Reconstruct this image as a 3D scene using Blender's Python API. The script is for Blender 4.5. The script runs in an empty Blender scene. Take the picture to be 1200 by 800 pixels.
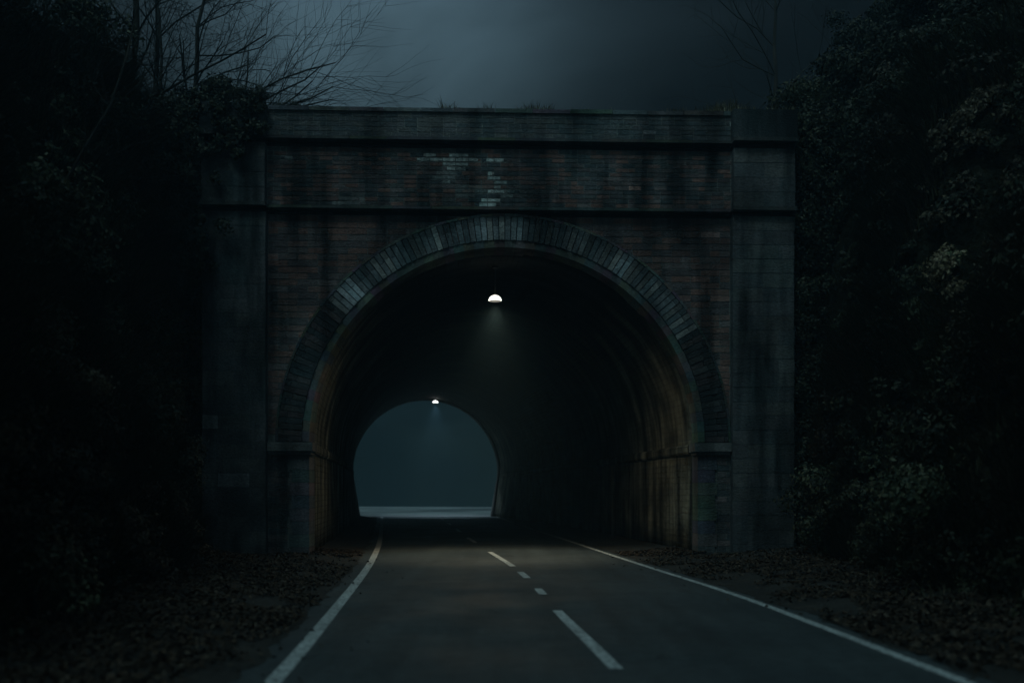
import bpy, math, random
import numpy as np
from mathutils import Vector, Matrix

S = bpy.context.scene
R = math.radians
rng = np.random.default_rng(7)
random.seed(7)

# ------------------------------------------------------------------ camera
cam_d = bpy.data.cameras.new('camera')
cam = bpy.data.objects.new('camera', cam_d)
S.collection.objects.link(cam)
cam.location = (0, 0, 1.6)
cam.rotation_euler = (R(90), 0, 0)
cam_d.sensor_width = 36
cam_d.lens = 34.5
cam_d.shift_y = 0.146
cam_d.clip_start = 0.1
cam_d.clip_end = 4000
cam_d.dof.use_dof = True
cam_d.dof.focus_distance = 26.0
cam_d.dof.aperture_fstop = 0.6
S.camera = cam

# ------------------------------------------------------------------ sky and moonlight
SUN_EL, SUN_AZ = 58.0, -150.0        # azimuth clockwise from +Y: behind and to the left of the camera
w = bpy.data.worlds.new('World')
S.world = w
w.use_nodes = True
nt = w.node_tree
for n in list(nt.nodes):
    nt.nodes.remove(n)


def N(t, typ, **kw):
    n = t.nodes.new(typ)
    for k, v in kw.items():
        setattr(n, k, v)
    return n


def mth(t, op, a, b=None, c=None, clamp=False):
    n = t.nodes.new('ShaderNodeMath')
    n.operation = op
    n.use_clamp = clamp
    for i, v in enumerate((a, b, c)):
        if v is None:
            continue
        if isinstance(v, (int, float)):
            n.inputs[i].default_value = v
        else:
            t.links.new(v, n.inputs[i])
    return n.outputs[0]


def ramp(t, fac, stops):
    n = t.nodes.new('ShaderNodeValToRGB')
    e = n.color_ramp.elements
    while len(e) < len(stops):
        e.new(0.5)
    for i, (p, c) in enumerate(stops):
        e[i].position = p
        if isinstance(c, (int, float)):
            c = (c, c, c)
        e[i].color = (*c, 1)
    t.links.new(fac, n.inputs[0])
    return n.outputs[0]


def mixc(t, fac, a, b, mode='MIX'):
    n = t.nodes.new('ShaderNodeMix')
    n.data_type = 'RGBA'
    n.blend_type = mode
    for sock, v in ((n.inputs[0], fac), (n.inputs[6], a), (n.inputs[7], b)):
        if isinstance(v, (int, float)):
            sock.default_value = v
        elif isinstance(v, tuple):
            sock.default_value = (*v, 1)
        else:
            t.links.new(v, sock)
    return n.outputs[2]


tc = N(nt, 'ShaderNodeTexCoord')
sep = N(nt, 'ShaderNodeSeparateXYZ')
nt.links.new(tc.outputs['Generated'], sep.inputs[0])
zc = mth(nt, 'MAXIMUM', sep.outputs[2], 0.03)
cmb = N(nt, 'ShaderNodeCombineXYZ')
nt.links.new(sep.outputs[0], cmb.inputs[0])
nt.links.new(sep.outputs[1], cmb.inputs[1])
nt.links.new(zc, cmb.inputs[2])
sky = N(nt, 'ShaderNodeTexSky', sky_type='NISHITA', sun_disc=False)
sky.sun_elevation = R(SUN_EL)
sky.sun_rotation = R(SUN_AZ)
nt.links.new(cmb.outputs[0], sky.inputs[0])
# cloud deck: noise laid out on a flat layer overhead
zz = mth(nt, 'ADD', zc, 0.25)
cu = mth(nt, 'DIVIDE', sep.outputs[0], zz)
cv = mth(nt, 'DIVIDE', sep.outputs[1], zz)
cc = N(nt, 'ShaderNodeCombineXYZ')
nt.links.new(cu, cc.inputs[0])
nt.links.new(cv, cc.inputs[1])
nz = N(nt, 'ShaderNodeTexNoise')
nz.inputs['Scale'].default_value = 2.1
nz.inputs['Detail'].default_value = 5
nz.inputs['Distortion'].default_value = 0.4
nt.links.new(cc.outputs[0], nz.inputs[0])
cloud = ramp(nt, nz.outputs[0], [(0.32, 0.45), (0.68, 1.35)])
# thin place in the cloud lit by the hidden moon
dot = N(nt, 'ShaderNodeVectorMath', operation='DOT_PRODUCT')
nt.links.new(tc.outputs['Generated'], dot.inputs[0])
az, el = R(-8.0), R(28.5)
dot.inputs[1].default_value = (math.sin(az) * math.cos(el), math.cos(az) * math.cos(el), math.sin(el))
dd = mth(nt, 'MAXIMUM', dot.outputs['Value'], 0.0)
glow = mth(nt, 'POWER', dd, 90.0)
wide = mth(nt, 'MINIMUM', mth(nt, 'MULTIPLY', mth(nt, 'POWER', mth(nt, 'MULTIPLY_ADD', dot.outputs['Value'], -0.5, 0.5), 2.0), 16.0), 2.2)   # unseen sky away from the glow raised to light road and facade
f = mth(nt, 'ADD', mth(nt, 'MULTIPLY', glow, 2.6), mth(nt, 'MULTIPLY_ADD', wide, 0.30, 0.05))
f = mth(nt, 'ADD', f, mth(nt, 'MULTIPLY', mth(nt, 'POWER', zc, 4.0), 3.6))      # extra brightness added at the zenith, above the view, to light the road
f = mth(nt, 'MULTIPLY', f, cloud)
tint = mixc(nt, 1.0, sky.outputs[0], (0.30, 1.14, 1.03), 'MULTIPLY')
gray = N(nt, 'ShaderNodeHueSaturation')
gray.inputs['Saturation'].default_value = 0.62
nt.links.new(tint, gray.inputs['Color'])
vm = N(nt, 'ShaderNodeVectorMath', operation='SCALE')
nt.links.new(gray.outputs[0], vm.inputs[0])
nt.links.new(f, vm.inputs['Scale'])
bg = N(nt, 'ShaderNodeBackground')
bg.inputs['Strength'].default_value = 0.019
nt.links.new(vm.outputs[0], bg.inputs[0])
wo = N(nt, 'ShaderNodeOutputWorld')
nt.links.new(bg.outputs[0], wo.inputs[0])

sd = bpy.data.lights.new('moonlight', 'SUN')
sd.energy = 0.34
sd.angle = R(14)
sd.color = (0.55, 0.88, 0.97)
so = bpy.data.objects.new('moonlight', sd)
S.collection.objects.link(so)
dvec = Vector((math.sin(R(SUN_AZ)) * math.cos(R(SUN_EL)), math.cos(R(SUN_AZ)) * math.cos(R(SUN_EL)), math.sin(R(SUN_EL))))
so.rotation_euler = dvec.to_track_quat('Z', 'Y').to_euler()
so.location = (-10, -20, 40)

S.view_settings.view_transform = 'Standard'
S.view_settings.look = 'None'
S.view_settings.exposure = 0.0
S.view_settings.gamma = 1.0
S.view_settings.use_curve_mapping = False
S.cycles.volume_bounces = 1
S.cycles.max_bounces = 8

HAZE_DENSITY = 0.0021
LAMP_W = 165.0


# ------------------------------------------------------------------ helpers
def link(o, parent=None):
    S.collection.objects.link(o)
    if parent is not None:
        o.parent = parent
    return o


def tag(o, label=None, cat=None, group=None, kind=None):
    if label:
        o['label'] = label
    if cat:
        o['category'] = cat
    if group:
        o['group'] = group
    if kind:
        o['kind'] = kind
    return o


def empty(name, loc=(0, 0, 0), rz=0.0):
    o = bpy.data.objects.new(name, None)
    o.location = loc
    o.rotation_euler = (0, 0, rz)
    o.empty_display_size = 0.3
    return link(o)


class MB:
    """collects quads and boxes with a colour per face"""
    def __init__(self):
        self.v, self.f, self.c = [], [], []

    def face(self, pts, col=(1, 1, 1)):
        i = len(self.v)
        self.v += [tuple(p) for p in pts]
        self.f.append(tuple(range(i, i + len(pts))))
        self.c.append(col)

    def hexa(self, p, col=(1, 1, 1)):
        """p: 4 front corners (ccw seen from outside) and 4 matching back corners"""
        i = len(self.v)
        self.v += [tuple(q) for q in p]
        for q in ((0, 1, 2, 3), (7, 6, 5, 4), (0, 4, 5, 1), (1, 5, 6, 2), (2, 6, 7, 3), (3, 7, 4, 0)):
            self.f.append(tuple(i + k for k in q))
            self.c.append(col)

    def box(self, x0, x1, y0, y1, z0, z1, col=(1, 1, 1)):
        self.hexa([(x0, y0, z0), (x1, y0, z0), (x1, y0, z1), (x0, y0, z1),
                   (x0, y1, z0), (x1, y1, z0), (x1, y1, z1), (x0, y1, z1)], col)

    def build(self, name, m, parent=None, smooth=False):
        me = bpy.data.meshes.new(name)
        me.from_pydata(self.v, [], self.f)
        at = me.attributes.new('tint', 'FLOAT_COLOR', 'CORNER')
        buf = []
        for fc, c in zip(self.f, self.c):
            buf += [c[0], c[1], c[2], 1.0] * len(fc)
        at.data.foreach_set('color', buf)
        if smooth:
            for p in me.polygons:
                p.use_smooth = True
        me.materials.append(m)
        me.update()
        return link(bpy.data.objects.new(name, me), parent)


def quads(name, V, m, tint=None, parent=None, smooth=False):
    """V: (n,4,3) numpy, each row a separate quad; tint (n,3)"""
    n = len(V)
    me = bpy.data.meshes.new(name)
    me.vertices.add(n * 4)
    me.vertices.foreach_set('co', V.reshape(-1).astype(np.float32))
    me.loops.add(n * 4)
    me.loops.foreach_set('vertex_index', np.arange(n * 4, dtype=np.int32))
    me.polygons.add(n)
    me.polygons.foreach_set('loop_start', np.arange(0, n * 4, 4, dtype=np.int32))
    me.polygons.foreach_set('loop_total', np.full(n, 4, dtype=np.int32))
    me.update(calc_edges=True)
    if tint is not None:
        at = me.attributes.new('tint', 'FLOAT_COLOR', 'CORNER')
        c = np.ones((n, 4, 4), np.float32)
        c[:, :, :3] = tint[:, None, :]
        at.data.foreach_set('color', c.reshape(-1))
    me.materials.append(m)
    return link(bpy.data.objects.new(name, me), parent)


def grid_mesh(name, P, m, parent=None, smooth=True, uv=None):
    """P: (a,b,3) lattice"""
    a, b = P.shape[:2]
    idx = np.arange(a * b).reshape(a, b)
    F = np.stack([idx[:-1, :-1], idx[1:, :-1], idx[1:, 1:], idx[:-1, 1:]], -1).reshape(-1, 4)
    me = bpy.data.meshes.new(name)
    me.from_pydata(P.reshape(-1, 3).tolist(), [], F.tolist())
    if uv is not None:
        l = me.uv_layers.new(name='UVMap')
        q = uv.reshape(-1, 2)[F.reshape(-1)]
        l.data.foreach_set('uv', q.reshape(-1).astype(np.float32))
    for p in me.polygons:
        p.use_smooth = smooth
    me.materials.append(m)
    me.update()
    return link(bpy.data.objects.new(name, me), parent)


def vnoise(x, y, seed=0):
    """smooth value noise, numpy"""
    x = np.asarray(x, float)
    y = np.asarray(y, float)
    xi, yi = np.floor(x), np.floor(y)
    fx, fy = x - xi, y - yi
    fx, fy = fx * fx * (3 - 2 * fx), fy * fy * (3 - 2 * fy)

    def h(i, j):
        s = np.sin(i * 127.1 + j * 311.7 + seed * 74.7) * 43758.5453
        return s - np.floor(s)
    return (h(xi, yi) * (1 - fx) * (1 - fy) + h(xi + 1, yi) * fx * (1 - fy)
            + h(xi, yi + 1) * (1 - fx) * fy + h(xi + 1, yi + 1) * fx * fy)


# ------------------------------------------------------------------ materials
def mat(name):
    m = bpy.data.materials.new(name)
    m.use_nodes = True
    t = m.node_tree
    return m, t, t.nodes['Principled BSDF']


def noise(t, scale, detail=4, vec=None, rough=0.55):
    n = N(t, 'ShaderNodeTexNoise')
    n.inputs['Scale'].default_value = scale
    n.inputs['Detail'].default_value = detail
    n.inputs['Roughness'].default_value = rough
    if vec is not None:
        t.links.new(vec, n.inputs[0])
    return n.outputs[0]


def mapped(t, scale, which='Object'):
    c = N(t, 'ShaderNodeTexCoord')
    mp = N(t, 'ShaderNodeMapping')
    mp.inputs['Scale'].default_value = scale
    t.links.new(c.outputs[which], mp.inputs[0])
    return mp.outputs[0]


def bump(t, b, h, strength, dist=0.02):
    n = N(t, 'ShaderNodeBump')
    n.inputs['Strength'].default_value = strength
    n.inputs['Distance'].default_value = dist
    t.links.new(h, n.inputs['Height'])
    t.links.new(n.outputs[0], b.inputs['Normal'])


def masonry(name, rough=0.9, stain=0.75, bump_s=0.8, gain=1.6):
    m, t, b = mat(name)
    a = N(t, 'ShaderNodeAttribute', attribute_name='tint')
    blot = ramp(t, noise(t, 0.75, 5, mapped(t, (1, 1, 0.8))), [(0.36, 0.42), (0.64, 1.25)])
    run = ramp(t, noise(t, 1.6, 4, mapped(t, (1.0, 1.0, 0.13))), [(0.38, 1 - stain), (0.56, 1.1)])
    fine = ramp(t, noise(t, 16, 5, mapped(t, (1, 1, 1.6))), [(0.3, 0.62), (0.72, 1.25)])
    c = mixc(t, 1.0, mixc(t, 1.0, a.outputs['Color'], (gain, gain, gain), 'MULTIPLY'), blot, 'MULTIPLY')
    c = mixc(t, 1.0, c, run, 'MULTIPLY')
    c = mixc(t, 1.0, c, fine, 'MULTIPLY')
    alg = ramp(t, noise(t, 0.55, 4, mapped(t, (1.3, 1, 1.0))), [(0.50, 0.0), (0.68, 0.7)])
    c = mixc(t, alg, c, mixc(t, 1.0, c, (0.55, 0.80, 0.80), 'MULTIPLY'))
    t.links.new(c, b.inputs['Base Color'])
    b.inputs['Roughness'].default_value = rough
    b.inputs['Specular IOR Level'].default_value = 0.25
    bump(t, b, noise(t, 26, 6, mapped(t, (1, 1, 1))), bump_s, 0.03)
    return m


M_brick = masonry('sooty_brick')
M_stone = masonry('weathered_stone', stain=0.5, gain=2.2)
M_back = masonry('old_mortar', stain=0.6)

# tunnel lining: rendered brick, damp streaks
M_lining, t, b = mat('tunnel_lining')
uvn = N(t, 'ShaderNodeTexCoord')
br = N(t, 'ShaderNodeTexBrick')
br.inputs['Scale'].default_value = 1.0
br.inputs['Brick Width'].default_value = 0.46
br.inputs['Row Height'].default_value = 0.15
br.inputs['Mortar Size'].default_value = 0.008
br.inputs['Mortar Smooth'].default_value = 0.5
br.inputs['Color1'].default_value = (0.26, 0.255, 0.195, 1)
br.inputs['Color2'].default_value = (0.22, 0.215, 0.165, 1)
br.inputs['Mortar'].default_value = (0.20, 0.195, 0.15, 1)
t.links.new(uvn.outputs['UV'], br.inputs[0])
mp = N(t, 'ShaderNodeMapping')
mp.inputs['Scale'].default_value = (1.0, 0.14, 1)
t.links.new(uvn.outputs['UV'], mp.inputs[0])
st = ramp(t, noise(t, 1.7, 5, mp.outputs[0]), [(0.36, 0.12), (0.5, 0.7), (0.64, 1.5)])
bl = ramp(t, noise(t, 0.9, 5, uvn.outputs['UV']), [(0.35, 0.35), (0.65, 1.3)])
c = mixc(t, 1.0, br.outputs['Color'], st, 'MULTIPLY')
c = mixc(t, 1.0, c, bl, 'MULTIPLY')
# unlit vault's darkness put into the colour: a ragged band along the crown
su = N(t, 'ShaderNodeSeparateXYZ')
t.links.new(uvn.outputs['UV'], su.inputs[0])
dcrown = mth(t, 'ABSOLUTE', mth(t, 'SUBTRACT', su.outputs[1], 9.9))
dcrown = mth(t, 'ADD', dcrown, mth(t, 'MULTIPLY', noise(t, 0.8, 5, uvn.outputs['UV']), 2.2))
crown_shade = ramp(t, mth(t, 'DIVIDE', dcrown, 10.0), [(0.40, 0.12), (0.72, 1.0)])
c = mixc(t, 1.0, c, crown_shade, 'MULTIPLY')
t.links.new(c, b.inputs['Base Color'])
b.inputs['Roughness'].default_value = 0.82
b.inputs['Specular IOR Level'].default_value = 0.3
hh = mth(t, 'ADD', mth(t, 'MULTIPLY', br.outputs['Fac'], -0.5), noise(t, 9, 6, uvn.outputs['UV']))
bump(t, b, hh, 1.0, 0.06)

# asphalt
M_road, t, b = mat('asphalt')
vec = mapped(t, (1, 1, 1))
p1 = ramp(t, noise(t, 0.35, 5, vec), [(0.3, (0.034, 0.044, 0.048)), (0.7, (0.058, 0.070, 0.072))])
p2 = ramp(t, noise(t, 60, 3, vec), [(0.3, 0.5), (0.72, 1.8)])
p3 = ramp(t, noise(t, 1.0, 4, mapped(t, (2.2, 0.12, 1))), [(0.35, 0.8), (0.65, 1.15)])
c = mixc(t, 1.0, mixc(t, 1.0, p1, p2, 'MULTIPLY'), p3, 'MULTIPLY')
t.links.new(c, b.inputs['Base Color'])
vo = N(t, 'ShaderNodeTexVoronoi', feature='DISTANCE_TO_EDGE')
vo.inputs['Scale'].default_value = 0.55
wv = N(t, 'ShaderNodeVectorMath', operation='ADD')
t.links.new(vec, wv.inputs[0])
nn = N(t, 'ShaderNodeTexNoise')
nn.inputs['Scale'].default_value = 2.5
t.links.new(vec, nn.inputs[0])
t.links.new(nn.outputs[1], wv.inputs[1])
t.links.new(wv.outputs[0], vo.inputs[0])
crk = ramp(t, vo.outputs[0], [(0.0, 0.35), (0.012, 1.0)])
crk = mixc(t, ramp(t, noise(t, 0.3, 3, vec), [(0.5, 0.0), (0.6, 1.0)]), (1.0, 1.0, 1.0), crk)
c = mixc(t, 1.0, c, crk, 'MULTIPLY')
c = mixc(t, 1.0, c, ramp(t, noise(t, 7, 6, vec, 0.7), [(0.3, 0.72), (0.7, 1.25)]), 'MULTIPLY')
t.links.new(c, b.inputs['Base Color'])
t.links.new(ramp(t, noise(t, 0.6, 5, vec), [(0.35, 0.52), (0.65, 0.75)]), b.inputs['Roughness'])
b.inputs['Specular IOR Level'].default_value = 0.35
bump(t, b, noise(t, 70, 3, vec), 1.0, 0.012)

M_paint, t, b = mat('road_paint')
vec = mapped(t, (1, 1, 1))
c = ramp(t, noise(t, 22, 6, vec, 0.7), [(0.38, (0.07, 0.08, 0.08)), (0.52, (0.54, 0.57, 0.56)), (0.8, (0.72, 0.74, 0.72))])
c = mixc(t, 1.0, c, ramp(t, noise(t, 1.1, 4, vec), [(0.35, 0.75), (0.6, 1.0)]), 'MULTIPLY')
t.links.new(c, b.inputs['Base Color'])
b.inputs['Roughness'].default_value = 0.7

M_soil, t, b = mat('soil')
vec = mapped(t, (1, 1, 1))
c = ramp(t, noise(t, 1.4, 7, vec, 0.65), [(0.3, (0.010, 0.010, 0.009)), (0.55, (0.024, 0.022, 0.018)), (0.75, (0.045, 0.038, 0.030))])
c = mixc(t, 1.0, c, ramp(t, noise(t, 30, 4, vec), [(0.3, 0.6), (0.7, 1.4)]), 'MULTIPLY')
t.links.new(c, b.inputs['Base Color'])
b.inputs['Roughness'].default_value = 0.95
bump(t, b, noise(t, 14, 6, vec), 1.0, 0.06)

# pale gravel field past the far mouth, part of the ground sheet
M_field, t, b = mat('pale_frosted_ground')
vec = mapped(t, (1, 1, 1))
c = ramp(t, noise(t, 0.10, 6, vec, 0.6), [(0.38, (0.14, 0.15, 0.15)), (0.62, (0.50, 0.52, 0.51))])
t.links.new(c, b.inputs['Base Color'])
b.inputs['Roughness'].default_value = 0.6
bump(t, b, noise(t, 6, 5, vec), 0.4, 0.03)

M_bank, t, b = mat('bank_earth')
vec = mapped(t, (1, 1, 1))
c = ramp(t, noise(t, 2.0, 6, vec, 0.65), [(0.3, (0.010, 0.012, 0.008)), (0.6, (0.030, 0.030, 0.018)), (0.8, (0.05, 0.04, 0.028))])
t.links.new(c, b.inputs['Base Color'])
b.inputs['Roughness'].default_value = 1.0
b.inputs['Specular IOR Level'].default_value = 0.1
bump(t, b, noise(t, 5, 6, vec), 1.0, 0.2)


def leafmat(name, rough=0.6):
    m, t, b = mat(name)
    a = N(t, 'ShaderNodeAttribute', attribute_name='tint')
    t.links.new(a.outputs['Color'], b.inputs['Base Color'])
    b.inputs['Roughness'].default_value = rough
    b.inputs['Specular IOR Level'].default_value = 0.3
    return m


M_leaf = leafmat('leaves')
M_litter = leafmat('dead_leaves', 0.85)

M_bark, t, b = mat('bark')
c = ramp(t, noise(t, 7, 6, mapped(t, (1, 1, 0.2))), [(0.3, (0.020, 0.018, 0.015)), (0.7, (0.065, 0.058, 0.048))])
t.links.new(c, b.inputs['Base Color'])
b.inputs['Roughness'].default_value = 0.95
bump(t, b, noise(t, 18, 5, mapped(t, (1, 1, 0.25))), 0.8, 0.02)

M_metal, t, b = mat('galvanised_metal')
c = ramp(t, noise(t, 12, 5, mapped(t, (1, 1, 1))), [(0.3, (0.10, 0.10, 0.095)), (0.7, (0.2, 0.2, 0.19))])
t.links.new(c, b.inputs['Base Color'])
b.inputs['Roughness'].default_value = 0.6
b.inputs['Metallic'].default_value = 0.6


def glowmat(name, col, strength):
    m, t, b = mat(name)
    b.inputs['Base Color'].default_value = (0.8, 0.8, 0.75, 1)
    b.inputs['Emission Color'].default_value = (*col, 1)
    b.inputs['Emission Strength'].default_value = strength
    return m


# ------------------------------------------------------------------ paths
def spline(pts):
    ys = np.array([p[0] for p in pts], float)
    xs = np.array([p[1] for p in pts], float)
    m = np.gradient(xs, ys)

    def fn(y):
        y = np.asarray(y, float)
        i = np.clip(np.searchsorted(ys, y) - 1, 0, len(ys) - 2)
        h = ys[i + 1] - ys[i]
        s = (y - ys[i]) / h
        return ((2 * s**3 - 3 * s**2 + 1) * xs[i] + (s**3 - 2 * s**2 + s) * h * m[i]
                + (-2 * s**3 + 3 * s**2) * xs[i + 1] + (s**3 - s**2) * h * m[i + 1])
    return fn


road_left = spline([(-20, -1.3), (0, -1.6), (8.2, -1.99), (14.2, -2.46), (20.4, -3.0), (28, -3.82), (39, -5.2), (63, -8.4), (80, -11), (103, -15.5)])
road_right = spline([(-20, 4.9), (0, 4.15), (8.2, 3.77), (14.7, 3.44), (20.4, 2.86), (34.7, 1.48), (50, 0.02), (63, -1.25), (80, -3.5), (103, -7.5)])
road_mid = spline([(-20, 1.9), (0, 1.3), (8.76, 0.93), (13.05, 0.6), (16, 0.42), (19.4, 0.15), (25.9, -0.61), (33.5, -1.51), (45, -2.75), (63, -4.85), (80, -7.3), (103, -11.5)])
foot_l = spline([(-20, -4.6), (8, -4.7), (14, -5.3), (19, -6.2), (23, -7.15), (25, -7.3)])
foot_r = spline([(-20, 5.8), (8, 5.9), (15, 6.1), (19, 6.5), (23, 7.0), (25, 7.1)])
T0, T1 = 23.0, 61.0


def tun(y):
    s = np.asarray(y, float) - T0
    return -0.17 - 0.10 * s - 0.00092 * s * s


# ------------------------------------------------------------------ ground, road, markings
ys = np.array([-60, -20, 0, 10, 20, 30, 45, 60, 61.3], float)
xs = np.concatenate([[-260, -150, -60], np.linspace(-30, 30, 25), [60, 150, 260]])
P = np.zeros((len(xs), len(ys), 3))
P[:, :, 0] = xs[:, None]
P[:, :, 1] = ys[None]
tag(grid_mesh('ground', P, M_soil), kind='structure')
ys = np.array([61.3, 80, 101, 104, 108, 120, 130, 145, 160], float)
zs = np.array([0, 0, 0, -0.15, -0.6, -2.4, -4.5, -8, -12], float)
P = np.zeros((len(xs), len(ys), 3))
P[:, :, 0] = xs[:, None]
P[:, :, 1] = ys[None]
P[:, :, 2] = zs[None]
tag(grid_mesh('frosted_ground', P, M_field), kind='structure')


def strip(name, fa, fb, y0, y1, z, m, n=120, wob=0.0, step=None):
    ys = np.linspace(y0, y1, n)
    a, b_ = fa(ys), fb(ys)
    if wob:
        a = a - wob * vnoise(ys * 1.7, ys * 0, 3)
        b_ = b_ + wob * vnoise(ys * 1.9, ys * 0, 9)
    k = np.linspace(0, 1, 9)
    P = np.zeros((9, n, 3))
    P[:, :, 0] = a[None] * (1 - k[:, None]) + b_[None] * k[:, None]
    P[:, :, 1] = ys[None]
    P[:, :, 2] = z
    return grid_mesh(name, P, m)


ro = strip('road', lambda y: road_left(y) - 0.55, lambda y: road_right(y) + 0.45, -20, 62.0, 0.012, M_road, 300, 0.22)
tag(ro, kind='structure')
for fn, wd in ((road_left, 0.075), (road_right, 0.062)):
    tag(strip('edge_line', lambda y: fn(y) - wd, lambda y: fn(y) + wd, -18, 60, 0.018, M_paint, 260), kind='structure')
for y0, y1 in ((-13, -9), (-4, 0), (3.2, 6.2), (8.76, 13.05), (15.08, 16.0), (17.9, 19.3), (20.7, 25.6), (30.2, 33.5), (38, 41), (46, 49), (54, 57)):
    tag(strip('centre_line', lambda y: road_mid(y) - 0.065, lambda y: road_mid(y) + 0.065, y0, y1, 0.018, M_paint, 12), kind='structure')



def verge_h(side, k, y):
    """k = 0 at the bank foot, 1 at the road edge"""
    e = 1 - k
    return 0.02 + e ** 1.6 * 0.30 + (0.10 * (vnoise(y * 1.3, k * 3 + side, 61) - .35) + 0.05 * (vnoise(y * 4.1, k * 8, 62) - .4)) * np.clip(k * 6, 0, 1) * np.clip(e * 5, 0, 1)


def verge_x(side, k, y):
    a_ = foot_l(np.clip(y, -20, 25)) - 0.5 if side < 0 else foot_r(np.clip(y, -20, 25)) + 0.5
    b_ = road_left(y) - 0.30 if side < 0 else road_right(y) + 0.22
    a_ = np.where(y > 22.9, np.sign(side) * 0 + (tun(y) + side * (4.72)), a_)
    return a_ + (b_ - a_) * k


for side in (-1, 1):
    yv, kv = np.meshgrid(np.concatenate([np.linspace(-20, 4, 30), np.linspace(4.1, 22.88, 260), np.linspace(22.92, 60, 160)]), np.linspace(0, 1, 22), indexing='ij')
    hv = verge_h(side, kv, yv)
    hv = np.where(yv > 22.9, 0.02 + (hv - 0.02) * 0.45, hv)
    edge = 0.16 * (vnoise(yv * 2.1, yv * 0, 63 + side) - 0.5) + 0.08 * (vnoise(yv * 7, yv * 0, 64 + side) - 0.5)
    P = np.stack([verge_x(side, kv, yv) + side * edge * (kv > 0.97), yv, np.where(kv > 0.97, 0.0165, hv)], -1)
    tag(grid_mesh('verge', P if side < 0 else P[::-1], M_soil), kind='structure')

# ------------------------------------------------------------------ tunnel
PR = 4.55           # opening radius
PC = 2.75           # springing height
portal = empty('road_tunnel', (-0.17, 23.0, 0), R(2.0))
tag(portal, 'sooty brick road tunnel with round arched mouth, pilasters and a vaulted lining', 'tunnel')

BR = [(0.205, 0.110, 0.090), (0.170, 0.102, 0.090), (0.215, 0.120, 0.100), (0.120, 0.096, 0.094), (0.155, 0.120, 0.115), (0.105, 0.082, 0.082)]
GR = [(0.080, 0.082, 0.085), (0.100, 0.096, 0.092), (0.070, 0.078, 0.082), (0.092, 0.088, 0.090)]


def bricks(mb, u0, u1, z0, z1, v, keep=None, pal=BR, course=0.15, length=0.46, pale=None, proud=0.010):
    """courses of separate bricks on the plane y = v, facing -y"""
    nrow = max(1, round((z1 - z0) / course))
    ch = (z1 - z0) / nrow
    for r in range(nrow):
        za, zb = z0 + r * ch + 0.011, z0 + (r + 1) * ch - 0.011
        x = u0 - (length / 2 if r % 2 else 0) - 0.001
        while x < u1:
            L = length if random.random() > 0.12 else length * 0.5
            a, b_ = max(x + 0.008, u0 + 0.004), min(x + L - 0.008, u1 - 0.004)
            x += L
            if b_ - a < 0.05:
                continue
            if keep and not keep(a, b_, za, zb):
                continue
            pp = random.choice(pal)
            k = random.uniform(0.82, 1.16)
            col = [q * k for q in pp]
            if random.random() < 0.003:
                col = [q * 1.9 + 0.03 for q in col]
            if pale and pale((a + b_) / 2, (za + zb) / 2) > 0:
                m_ = random.randint(3, 5)          # spalled face: ragged pale pieces
                for q_ in range(m_):
                    xa_, xb_ = a + (b_ - a) * q_ / m_, a + (b_ - a) * (q_ + 1) / m_
                    s = min(1, pale((xa_ + xb_) / 2, (za + zb) / 2) * random.uniform(0.6, 1.15))
                    cc_ = [q * (1 - s) + s * g for q, g in zip(col, (0.58, 0.60, 0.57))]
                    d = random.uniform(0.002, 0.012)
                    t1, t2 = random.uniform(0, 0.018), random.uniform(0, 0.018)
                    mb.hexa([(xa_, v - d, za + t1), (xb_, v - d, za + t2), (xb_, v - d, zb - t2), (xa_, v - d, zb - t1),
                             (xa_, v + 0.03, za), (xb_, v + 0.03, za), (xb_, v + 0.03, zb), (xa_, v + 0.03, zb)], cc_)
                continue
            d = proud * random.uniform(0.55, 1.35)
            j = [random.uniform(-0.006, 0.006) for _ in range(4)]
            mb.hexa([(a + j[0], v - d, za), (b_ + j[1], v - d, za + j[2]), (b_ + j[1], v - d, zb), (a + j[0], v - d, zb + j[3]),
                     (a, v + 0.03, za), (b_, v + 0.03, za), (b_, v + 0.03, zb), (a, v + 0.03, zb)], col)


def arch_wall(mb, u0, u1, ztop, y0, y1, r, col, n=64, batter=0.0):
    """wall with the arched opening cut out: front, back, soffit"""
    jr = r
    for yy, flip in ((y0, False), (y1, True)):
        def q(pts):
            mb.face(pts[::-1] if flip else pts, col)
        q([(u0, yy, 0), (-jr + batter, yy, 0), (-jr, yy, PC), (u0, yy, PC)])
        q([(jr - batter, yy, 0), (u1, yy, 0), (u1, yy, PC), (jr, yy, PC)])
        for i in range(n):
            a, b_ = math.pi * (1 - i / n), math.pi * (1 - (i + 1) / n)
            xa, xb = r * math.cos(a), r * math.cos(b_)
            ua = u0 if i == 0 else xa
            q([(xa, yy, PC + r * math.sin(a)), (xb, yy, PC + r * math.sin(b_)), (xb, yy, ztop), (xa, yy, ztop)])
        q([(u0, yy, PC), (-r, yy, PC), (-r, yy, ztop), (u0, yy, ztop)])
        q([(r, yy, PC), (u1, yy, PC), (u1, yy, ztop), (r, yy, ztop)])
    for i in range(n):
        a, b_ = math.pi * (1 - i / n), math.pi * (1 - (i + 1) / n)
        mb.face([(r * math.cos(a), y1, PC + r * math.sin(a)), (r * math.cos(b_), y1, PC + r * math.sin(b_)),
                 (r * math.cos(b_), y0, PC + r * math.sin(b_)), (r * math.cos(a), y0, PC + r * math.sin(a))], col)
    for sx in (-1, 1):
        mb.face([(sx * (r - batter), y0, 0), (sx * (r - batter), y1, 0), (sx * r, y1, PC), (sx * r, y0, PC)][::sx], col)
    mb.face([(u0, y0, 0), (u0, y0, ztop), (u0, y1, ztop), (u0, y1, 0)], col)
    mb.face([(u1, y0, 0), (u1, y1, 0), (u1, y1, ztop), (u1, y0, ztop)], col)


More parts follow.
